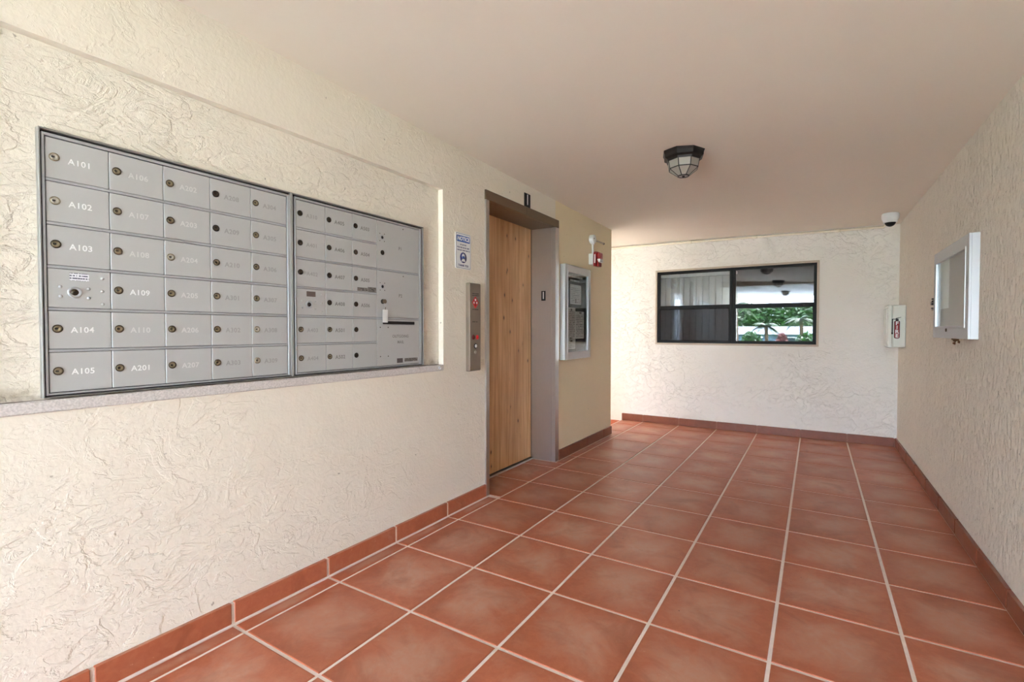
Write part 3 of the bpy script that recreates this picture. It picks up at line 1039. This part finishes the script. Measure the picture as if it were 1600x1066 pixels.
# ------------------------------------------------------------------ black notice case beside the elevator
nw, nh, nd = (10.262 - 8.95) * S, (4.012 - 2.042) * S, 0.124 * S
nc = thing('notice_case', 'tall aluminium notice case with black board and paper notices', 'notice case', (W * S, 8.95 * S, 2.042 * S), LEFT)
def case_parts(root, w, h, dep, fl, ft, board, frame='aluminium'):
    # outer box shell
    t = 0.012
    boxes('housing', frame, [(0, t, -dep + 0.012, 0, 0, h), (w - t, w, -dep + 0.012, 0, 0, h), (t, w - t, -dep + 0.012, 0, 0, t), (t, w - t, -dep + 0.012, 0, h - t, h)], root, bev=0.001)
    boxes('back_board', board, [(t, w - t, -0.010, 0, t, h - t)], root)
    o = fl
    dfr = boxes('door_frame', frame, [(0, o, -dep, -dep + 0.012, 0, h), (w - o, w, -dep, -dep + 0.012, 0, h), (o, w - o, -dep, -dep + 0.012, 0, ft), (o, w - o, -dep, -dep + 0.012, h - ft, h)], root, bev=0.0015)
    i = 0.012
    boxes('glazing_bead', frame, [(o, o + i, -dep - 0.003, -dep + 0.010, ft, h - ft), (w - o - i, w - o, -dep - 0.003, -dep + 0.010, ft, h - ft),
                                  (o + i, w - o - i, -dep - 0.003, -dep + 0.010, ft, ft + i), (o + i, w - o - i, -dep - 0.003, -dep + 0.010, h - ft - i, h - ft)], dfr, bev=0.001)
    boxes('pane', 'case_glass', [(o + i * 0.5, w - o - i * 0.5, -dep + 0.003, -dep + 0.006, ft + i * 0.5, h - ft - i * 0.5)], root)
case_parts(nc, nw, nh, nd, 0.052, 0.060, 'cork_black')
build('lock', ['lock_silver'], lambda bm: lathe(bm, [(0.008, 0), (0.007, 0.004), (0, 0.004)], n=14), nc, (0.026, -nd, nh * 0.52))
boxes('letter_strip', 'print_header', [(0.13, 0.50, -0.0112, -0.010, nh - 0.112, nh - 0.074)], nc)
boxes('letter_strip', 'print_header', [(0.20, 0.42, -0.0112, -0.010, nh - 0.160, nh - 0.122)], nc)
def sheet(label, y0, y1, z0, z1, off, spots=()):
    w, h = (y1 - y0) * S, (z1 - z0) * S
    t = thing('paper_notice', label, 'notice', ((W + 0.024 + off) * S, y0 * S, z0 * S), LEFT, 'papers in the notice case')
    boxes('sheet', 'print_sheet', [(0.014, w - 0.014, -0.0016, -0.0010, 0.014, h - 0.03)], t)
    boxes('margin', 'white', [(0, w, -0.0010, 0, 0, h)], t)
    for x, z, a, b in spots:
        boxes('mark', 'label_dark', [(x * w, x * w + a, -0.0022, -0.0016, z * h, z * h + b)], t)
    return t
sheet('single paper notice high on the black board with small figure', 9.40, 9.955, 3.215, 3.640, 0.0, [(0.46, 0.06, 0.022, 0.045)])
sheet('long narrow paper notice reaching down the black board', 9.30, 9.66, 2.25, 3.140, 0.0, [(0.35, 0.92, 0.03, 0.02), (0.28, 0.24, 0.028, 0.018), (0.30, 0.17, 0.045, 0.018)])
sheet('paper notice overlapping the long narrow sheet', 9.63, 10.10, 2.47, 3.065, 0.010, [(0.45, 0.92, 0.05, 0.016)])

# ------------------------------------------------------------------ fire alarm above the notice case
fa = thing('fire_alarm', 'red fire alarm horn strobe on a white box with conduit', 'fire alarm', (W * S, 10.43 * S, 4.17 * S), LEFT)
boxes('back_box', 'white', [(0, 0.118, -0.050, 0, 0.0, 0.112)], fa, bev=0.004)
boxes('mounting_plate', 'aluminium', [(-0.004, 0.122, -0.056, -0.0505, -0.006, 0.118)], fa, bev=0.001)
def horn(bm):
    prism(bm, [(-0.002, -0.020), (0.120, -0.020), (0.124, 0.0), (0.120, 0.120), (0.100, 0.132), (0.018, 0.132), (-0.002, 0.120), (-0.006, 0.0)], -0.085, -0.056)
    box(bm, 0.006, 0.112, -0.118, -0.085, 0.052, 0.122, 0.014, 2)
    box(bm, 0.010, 0.108, -0.104, -0.085, -0.024, 0.040, 0.008, 2)
hb = build('horn_body', 'red', horn, fa)
build('strobe_lens', 'white', lambda bm: box(bm, 0.012, 0.106, -0.121, -0.090, 0.018, 0.056, 0.008, 2), fa)
boxes('lettering_bar', 'ink_white', [(-0.0065, -0.0055, -0.078, -0.066, 0.010, 0.100)], hb)
def cond(bm):
    tube(bm, [(0.055, -0.024, 0.112), (0.055, -0.024, 0.235)], 0.011, 12)
build('conduit_stub', 'white', cond, fa)
def jbox(bm):
    lathe(bm, [(0.046, 0), (0.046, 0.040), (0.042, 0.046), (0, 0.046)], n=22, c=(0.055, 0, 0.270))
    tube(bm, [(0.095, -0.020, 0.270), (0.125, -0.020, 0.270)], 0.018, 12)
    tube(bm, [(0.055, -0.024, 0.232), (0.055, -0.024, 0.215)], 0.018, 12)
jb = build('junction_box', 'white', jbox, fa)
build('screw', 'black', lambda bm: lathe(bm, [(0.008, 0.046), (0.007, 0.048), (0, 0.048)], n=10), jb, (0.038, 0, 0.272))
build('conduit_arm', 'casing', lambda bm: tube(bm, [(0.125, -0.020, 0.270), (0.36, -0.020, 0.270)], 0.009, 12), fa)
build('conduit_tip', 'black', lambda bm: tube(bm, [(0.36, -0.020, 0.270), (0.378, -0.020, 0.270)], 0.011, 12), fa)

# ------------------------------------------------------------------ window
wn = thing('window_1', 'black aluminium window with reflective glass in the end wall', 'window', (WX0 * S, YB * S, WZ0 * S), BACK, kind='structure')
ww, wh = (WX1 - WX0) * S, (WZ1 - WZ0) * S
cz = 0.014
boxes('casing', 'casing', [(-cz, cz * 0.6, -0.006, 0.06, -cz, wh + cz), (ww - cz * 0.6, ww + cz, -0.006, 0.06, -cz, wh + cz),
                           (cz * 0.6, ww - cz * 0.6, -0.006, 0.06, -cz, cz * 0.6), (cz * 0.6, ww - cz * 0.6, -0.006, 0.06, wh - cz * 0.6, wh + cz)], wn, bev=0.002)
f0, f1 = cz * 0.6, 0.034
wf = boxes('window_frame', 'black_frame', [(f0, f1, 0.012, 0.075, f0, wh - f0), (ww - f1, ww - f0, 0.012, 0.075, f0, wh - f0),
                                           (f1, ww - f1, 0.012, 0.075, f0, f1), (f1, ww - f1, 0.012, 0.075, wh - f1, wh - f0)], wn, bev=0.0015)
mx = (-1.868 - WX0) * S
boxes('mullion', 'black_frame', [(mx - 0.030, mx - 0.002, 0.010, 0.075, f1, wh - f1), (mx + 0.002, mx + 0.030, 0.010, 0.075, f1, wh - f1), (mx - 0.002, mx + 0.002, 0.018, 0.07, f1, wh - f1)], wn, bev=0.0015)
mz = wh * 0.495
for a, b in ((f1, mx - 0.030), (mx + 0.030, ww - f1)):
    boxes('meeting_rail', 'black_frame', [(a, b, 0.014, 0.070, mz - 0.019, mz + 0.019)], wn, bev=0.0015)
    for z0, z1, dy in ((f1, mz - 0.019, 0.030), (mz + 0.019, wh - f1, 0.045)):
        s_ = 0.010 if z0 < mz - 0.1 else 0.004
        sa = boxes('sash', 'black_frame', [(a, a + s_, dy - 0.008, dy + 0.012, z0, z1), (b - s_, b, dy - 0.008, dy + 0.012, z0, z1), (a + s_, b - s_, dy - 0.008, dy + 0.012, z0, z0 + s_), (a + s_, b - s_, dy - 0.008, dy + 0.012, z1 - s_, z1)], wn)
        boxes('pane', 'window_glass', [(a + s_, b - s_, dy, dy + 0.004, z0 + s_, z1 - s_)], sa)
boxes('insect_screen', 'screen', [(f1, mx - 0.030, 0.0175, 0.018, f1, mz - 0.019)], wn)

# vertical blinds inside
bl = thing('vertical_blinds', 'pale vertical blinds hanging behind the window glass', 'blinds', (WX0 * S, (YB + 0.30) * S, WZ0 * S), BACK)
boxes('head_rail', 'blind', [(0.0, ww * 0.53, -0.02, 0.02, wh - 0.075, wh - 0.035)], bl, bev=0.003)
bm = bmesh.new()
nseg = 6
pts = [((-0.045 + 0.09 * k / nseg), -0.006 * (1 - (2 * k / nseg - 1) ** 2)) for k in range(nseg + 1)]
for k in range(nseg):
    vs = []
    for (x, y) in (pts[k], pts[k + 1]):
        for z in (0.0, wh - 0.08):
            vs.append(bm.verts.new((x, y, z)))
    bm.faces.new((vs[0], vs[2], vs[3], vs[1])).smooth = True
bmesh.ops.remove_doubles(bm, verts=bm.verts, dist=1e-5)
bmesh.ops.solidify(bm, geom=bm.faces[:], thickness=0.0008)
slat_me = mesh(bm, 'slat', 'blind')
ns = 23
for k in range(12):          # drawn over the half with the screen only
    o = obj('slat', slat_me, bl, ((k + 0.5) * ww / ns, 0, 0.0), math.radians(-14 + random.uniform(-6, 6)))

# conduit under the ceiling along the end wall
cd_ = thing('ceiling_conduit', 'thin cream conduit along the top of the end wall', 'conduit', (0, 0, 0))
xa, xb = -6.9, 1.30
za = lambda x: (zc(x, YB) - 0.052) * S
build('pipe', 'conduit', lambda bm: tube(bm, [(xa * S, (YB - 0.030) * S, za(xa)), (W * S, (YB - 0.03) * S, za(W)), (xb * S, (YB - 0.03) * S, za(xb)), ((xb + 0.02) * S, 13.4 * S, (zc(xb, 13.4) - 0.03) * S), ((xb + 0.02) * S, 12.75 * S, (zc(xb, 12.7) - 0.03) * S)], 0.0135, 10), cd_)
for x in (-2.95, -1.35, 0.42):
    build('coupling', 'conduit', lambda bm: tube(bm, [((x - 0.06) * S, (YB - 0.030) * S, za(x - 0.06)), ((x + 0.06) * S, (YB - 0.030) * S, za(x + 0.06))], 0.0175, 10), cd_)

# dome camera
cx, cy = 1.285, 12.62
dc = thing('dome_camera', 'white dome security camera with black lens at the ceiling corner', 'camera', (cx * S, cy * S, zc(cx, cy) * S))
build('housing', 'white', lambda bm: lathe(bm, [(0.001, 0), (0.062, 0), (0.066, -0.006), (0.068, -0.034), (0.064, -0.056), (0.056, -0.066), (0.046, -0.068)], 'z', 28), dc)
build('trim_ring', 'white', lambda bm: lathe(bm, [(0.056, -0.060), (0.056, -0.078), (0.050, -0.088), (0.043, -0.086), (0.042, -0.066)], 'z', 28), dc)
build('dome', 'black_frame', lambda bm: lathe(bm, [(0.044, -0.068)] + [(0.043 * math.cos(a), -0.080 - 0.043 * math.sin(a)) for a in [i * PI / 2 / 7 for i in range(7)]] + [(0, -0.123)], 'z', 24), dc)

# ------------------------------------------------------------------ empty display case on the right wall
rw, rh, rd = (9.54 - 7.60) * S, (3.78 - 2.542) * S, 0.097 * S
rc = thing('display_case', 'empty aluminium display case with glass door on the rough wall', 'display case', (XR * S, 9.54 * S, 2.542 * S), RIGHT)
case_parts(rc, rw, rh, rd, 0.062, 0.062, 'case_back')
build('lock', ['lock_dark'], lambda bm: lathe(bm, [(0.011, 0), (0.010, 0.005), (0, 0.005)], n=14), rc, (rw * 0.45, -rd, 0.050))
boxes('backing_sheet', 'off_white', [(0.02, 0.25, -0.012, -0.010, rh * 0.34, rh - 0.014)], rc)
def clump(bm, n, sx, sz, sy, seed):
    r_ = random.Random(seed)
    for k in range(n):
        x, z = r_.gauss(0, sx), r_.gauss(0, sz)
        q = r_.uniform(0.35, 1) * min(sx, sz, sy) * 1.3
        lathe(bm, [(q, 0), (q * 0.8, sy * r_.uniform(0.3, 0.7)), (0, sy * r_.uniform(0.8, 1.2))], n=6, c=(x, 0, z), smooth=False)
tag(build('dirt_clump', 'dirt', lambda bm: clump(bm, 16, 0.045, 0.008, 0.012, 4), None, (XR * S, 8.62 * S, 2.510 * S), RIGHT), 'crumbly brown patch on the wall under the display case', 'dirt')
tag(build('wall_hook', 'black', lambda bm: clump(bm, 10, 0.007, 0.028, 0.02, 9), None, (XR * S, 10.12 * S, 3.06 * S), RIGHT), 'small dark rough lump on the wall beside the display case', 'lump')

# ------------------------------------------------------------------ fire extinguisher cabinet
ew, eh, ed = 0.60 * S, 0.905 * S, 0.30 * S
ec = thing('extinguisher_cabinet', 'white plastic fire extinguisher cabinet with red symbol in the corner', 'cabinet', (XR * S, (12.87 + 0.60) * S, 2.285 * S), RIGHT)
boxes('body', 'off_white', [(0.006, ew - 0.0, -ed + 0.035, 0, 0.004, eh - 0.004)], ec, bev=0.008)
dr = boxes('door', 'off_white', [(-0.004, ew + 0.002, -ed, -ed + 0.034, 0, eh)], ec, bev=0.009)
boxes('raised_panel', 'off_white', [(0.03, ew - 0.03, -ed - 0.010, -ed + 0.004, 0.03, eh - 0.03)], dr, bev=0.008)
# picture of an extinguisher on the side that faces the breezeway
ex = thing('tmp', '', '', (0, 0, 0))
bpy.data.objects.remove(ex)
def side(o):          # lay a piece drawn facing -y onto the +x side of the cabinet
    o.parent = ec
    o.rotation_euler = (0, 0, PI / 2)
    o.location = (ew + 0.0004, -ed * 0.50, eh * 0.46)
    return o
def ext_pic(bm):
    prism(bm, rrect(-0.022, 0.022, -0.100, 0.070, 0.014), -0.001, 0, mi=0)
    prism(bm, rrect(-0.018, 0.018, -0.096, 0.066, 0.012), -0.0014, 0, mi=1)
    box(bm, -0.011, 0.011, -0.001, 0, 0.070, 0.088, mi=0)
    prism(bm, [(-0.010, 0.086), (0.030, 0.100), (0.031, 0.104), (-0.010, 0.094)], -0.001, 0, mi=0)
    prism(bm, [(-0.034, 0.080), (-0.010, 0.080), (-0.010, 0.087), (-0.034, 0.087)], -0.001, 0, mi=0)
    box(bm, -0.040, -0.031, -0.001, 0, -0.045, 0.087, mi=0)
    box(bm, -0.042, -0.029, -0.001, 0, -0.060, -0.042, mi=0)
pic = side(build('extinguisher_symbol', ['black', 'red'], ext_pic))
for k, z in (('F', 0.044), ('I', 0.004), ('R', -0.036), ('E', -0.075)):
    tt = text(k, 'ink_white', pic, 0.0, -0.0018, z)

# ------------------------------------------------------------------ octagonal ceiling lamps
def lamp(label, x, y):
    z = zc(x, y)
    root = thing('ceiling_lamp', label, 'lamp', (x * S, y * S, z * S), math.radians(17), 'octagonal ceiling lamps')
    ph = PI / 8
    R0 = 0.133
    build('canopy', 'bronze', lambda bm: lathe(bm, [(0, 0), (R0, 0.006), (R0, -0.004), (R0 - 0.006, -0.014), (R0 - 0.008, -0.036), (R0 - 0.024, -0.046), (R0 - 0.028, -0.058), (R0 - 0.04, -0.058)], 'z', 8, smooth=False, ph=ph), root)
    rings = [(R0 - 0.034, -0.056), (R0 - 0.042, -0.104), (0.034, -0.148)]
    P = lambda k, i: Vector((rings[i][0] * math.cos(ph + k * PI / 4), rings[i][0] * math.sin(ph + k * PI / 4), rings[i][1]))
    for k in range(8):
        for i in (0, 1):
            def pane(bm):
                q = [P(k, i), P(k + 1, i), P(k + 1, i + 1), P(k, i + 1)]
                nrm = (q[1] - q[0]).cross(q[3] - q[0]).normalized() * 0.0012
                a = [bm.verts.new(v + nrm) for v in q]
                b = [bm.verts.new(v - nrm) for v in q]
                bm.faces.new(a)
                bm.faces.new(b[::-1])
                for j in range(4):
                    bm.faces.new((a[j], b[j], b[(j + 1) % 4], a[(j + 1) % 4]))
            build('glass_panel', 'lamp_glass', pane, root)
        build('rib', 'bronze', lambda bm: tube(bm, [P(k, 0), P(k, 1), P(k, 2)], 0.0032, 6), root)
    for i in (1, 2):
        def band(bm):
            for k in range(8):
                tube(bm, [P(k, i), P(k + 1, i)], 0.0032 if i == 1 else 0.0045, 6)
        build('band', 'bronze', band, root)
    build('bottom_glass', 'lamp_glass', lambda bm: lathe(bm, [(0.034, -0.146), (0.034, -0.149), (0, -0.149)], 'z', 8, smooth=False, ph=ph), root)
    build('finial', 'bronze', lambda bm: lathe(bm, [(0.009, -0.147), (0.009, -0.153), (0.005, -0.158), (0, -0.159)], 'z', 10), root)
lamp('dark bronze octagonal ceiling lamp in front of the elevator', -1.60, 7.12)
lamp('dark bronze octagonal ceiling lamp level with the mailbox banks', -1.60, 0.2)
lamp('dark bronze octagonal ceiling lamp near the garden end of the breezeway', -1.60, -6.7)

# ------------------------------------------------------------------ garden behind the viewer, seen in the window glass
def foliage(bm, n, rx, ry, rz, cz_, size, seed):
    r_ = random.Random(seed)
    for k in range(n):
        a, b = r_.uniform(0, 2 * PI), math.acos(r_.uniform(-1, 1))
        rr = r_.uniform(0.55, 1.0)
        p = Vector((rx * rr * math.sin(b) * math.cos(a), ry * rr * math.sin(b) * math.sin(a), cz_ + rz * rr * math.cos(b)))
        u = Vector((r_.uniform(-1, 1), r_.uniform(-1, 1), r_.uniform(-0.6, 0.6))).normalized()
        w = u.cross(Vector((r_.uniform(-1, 1), r_.uniform(-1, 1), r_.uniform(0.2, 1)))).normalized()
        s = size * r_.uniform(0.6, 1.3)
        bm.faces.new([bm.verts.new(p + u * s), bm.verts.new(p + w * s * 0.4), bm.verts.new(p - u * s), bm.verts.new(p - w * s * 0.4)])
GZ = -0.56 * S
def tree(label, x, y, h, r, seed):
    t = thing('garden_tree', label, 'tree', (x * S, y * S, -1.3), 0, 'trees behind the house')
    build('trunk', 'bark', lambda bm: tube(bm, [(0, 0, 0), (0.1, 0, h * 0.3), (0.05, 0.1, h * 0.7)], [0.2, 0.15, 0.08], 8), t)
    build('crown', 'leaf', lambda bm: foliage(bm, 2200, r, r * 0.8, h * 0.36, h * 0.62, 0.34, seed), t)
def shrub(name, label, x, y, h, r, seed, mat='leaf'):
    t = thing(name, label, 'shrub', (x * S, y * S, GZ), 0)
    build('foliage', mat, lambda bm: foliage(bm, 600, r, r, h * 0.45, h * 0.52, 0.14, seed), t)
    build('stem', 'bark', lambda bm: (tube(bm, [(0, 0, 0), (0.03, 0, h * 0.3), (0.1, 0, h * 0.6)], 0.02, 6), tube(bm, [(0, 0, 0), (-0.05, 0.02, h * 0.3), (-0.12, 0, h * 0.6)], 0.02, 6)), t)
def palm(label, x, y, h, fr, seed):
    r_ = random.Random(seed)
    t = thing('garden_palm', label, 'palm', (x * S, y * S, GZ), 0, 'palms on the lawn')
    build('trunk', 'bark', lambda bm: tube(bm, [(0, 0, 0), (0.04, 0, h * 0.4), (0.02, 0.03, h * 0.8), (0, 0, h)], [0.14, 0.10, 0.09, 0.11], 10), t)
    for k in range(15):
        a = k * 2.4
        el_ = r_.uniform(-0.1, 1.1)
        def frond(bm):
            L = fr * r_.uniform(0.85, 1.1)
            d = Vector((math.cos(a), math.sin(a), 0))
            side_ = Vector((-math.sin(a), math.cos(a), 0))
            prev = None
            N = 9
            spine = []
            for i in range(N + 1):
                s = i / N
                p = d * (L * s * math.cos(el_ * (1 - s * 0.6))) + Vector((0, 0, h + L * (s * math.sin(el_) - 0.75 * s * s)))
                spine.append(p)
            tube(bm, spine, [0.018 * (1 - 0.8 * i / N) for i in range(N + 1)], 5)
            for i in range(1, N + 1):
                for sgn in (-1, 1):
                    for q in (0, 0.5):
                        if i == N and q:
                            continue
                        p = spine[i] if not q else (spine[i] + spine[i + 1]) / 2
                        ln = fr * 0.34 * math.sin(PI * min(0.95, (i + q) / N * 0.9 + 0.08))
                        tip = p + side_ * sgn * ln + d * ln * 0.5 + Vector((0, 0, -ln * 0.45))
                        b0 = p - d * 0.035
                        b1 = p + d * 0.035
                        bm.faces.new([bm.verts.new(b0), bm.verts.new(b1), bm.verts.new(tip)])
        build('frond', 'palm_leaf', frond, t)
for i, (x, y, h, r) in enumerate([(-22, -116, 5.6, 2.45), (-11, -116, 5.9, 2.45), (0, -116, 5.5, 2.45), (11, -116, 5.8, 2.45)]):
    tree('leafy green tree in the row close behind the low white house', x, y, h, r, 20 + i)
for i, (x, y, h, r) in enumerate([(-16.5, -131, 6.3, 2.4), (-5.2, -131, 6.0, 2.4), (6.2, -131, 6.4, 2.4)]):
    tree('tall leafy tree in the gap of the tree row behind the white house', x, y, h, r, 40 + i)
palm('palm with dense crown left of the red croton on the lawn', -5.2, -40, 1.75, 0.75, 5)
palm('slim taller palm right of the red croton on the lawn', -1.45, -40, 2.1, 0.85, 8)
palm('tall palm near the breezeway whose fronds reach the roof edge', -7.4, -30, 2.75, 1.15, 12)
shrub('croton_shrub', 'reddish croton shrub on the lawn between the two palms', -3.0, -32, 1.38, 0.26, 31, 'red_leaf')
shrub('garden_shrub', 'rounded green shrub on the lawn beside the dense palm', -6.4, -36, 1.45, 0.6, 33)
shrub('garden_shrub', 'rounded green shrub on the lawn beside the slim palm', -0.8, -34, 1.42, 0.5, 35)

hs = thing('garden_house', 'low house with white roof across the lawn', 'house', (-7 * S, -95 * S, -1.3))
hw = 7.5
boxes('wall', 'house_wall', [(-hw, hw, -2.5, 2.5, 0, 2.15)], hs)
def hroof(bm):
    a = [bm.verts.new(p) for p in ((-hw - 0.5, 3, 2.15), (hw + 0.5, 3, 2.15), (hw + 0.5, -3, 2.15), (-hw - 0.5, -3, 2.15))]
    b = [bm.verts.new(p) for p in ((-hw + 2, 0, 2.95), (hw - 2, 0, 2.95))]
    bm.faces.new(a)
    bm.faces.new((a[0], a[1], b[1], b[0]))
    bm.faces.new((a[2], a[3], b[0], b[1]))
    bm.faces.new((a[1], a[2], b[1]))
    bm.faces.new((a[3], a[0], b[0]))
build('roof', 'roof_white', hroof, hs)
for x in (-5.2, -2.2, 1.0, 4.6):
    wdw = boxes('house_window', 'white', [(x - 0.7, x + 0.7, 2.5, 2.56, 0.8, 1.9)], hs)
    boxes('pane', 'house_glass', [(x - 0.62, x + 0.62, 2.56, 2.575, 0.88, 1.82)], wdw)
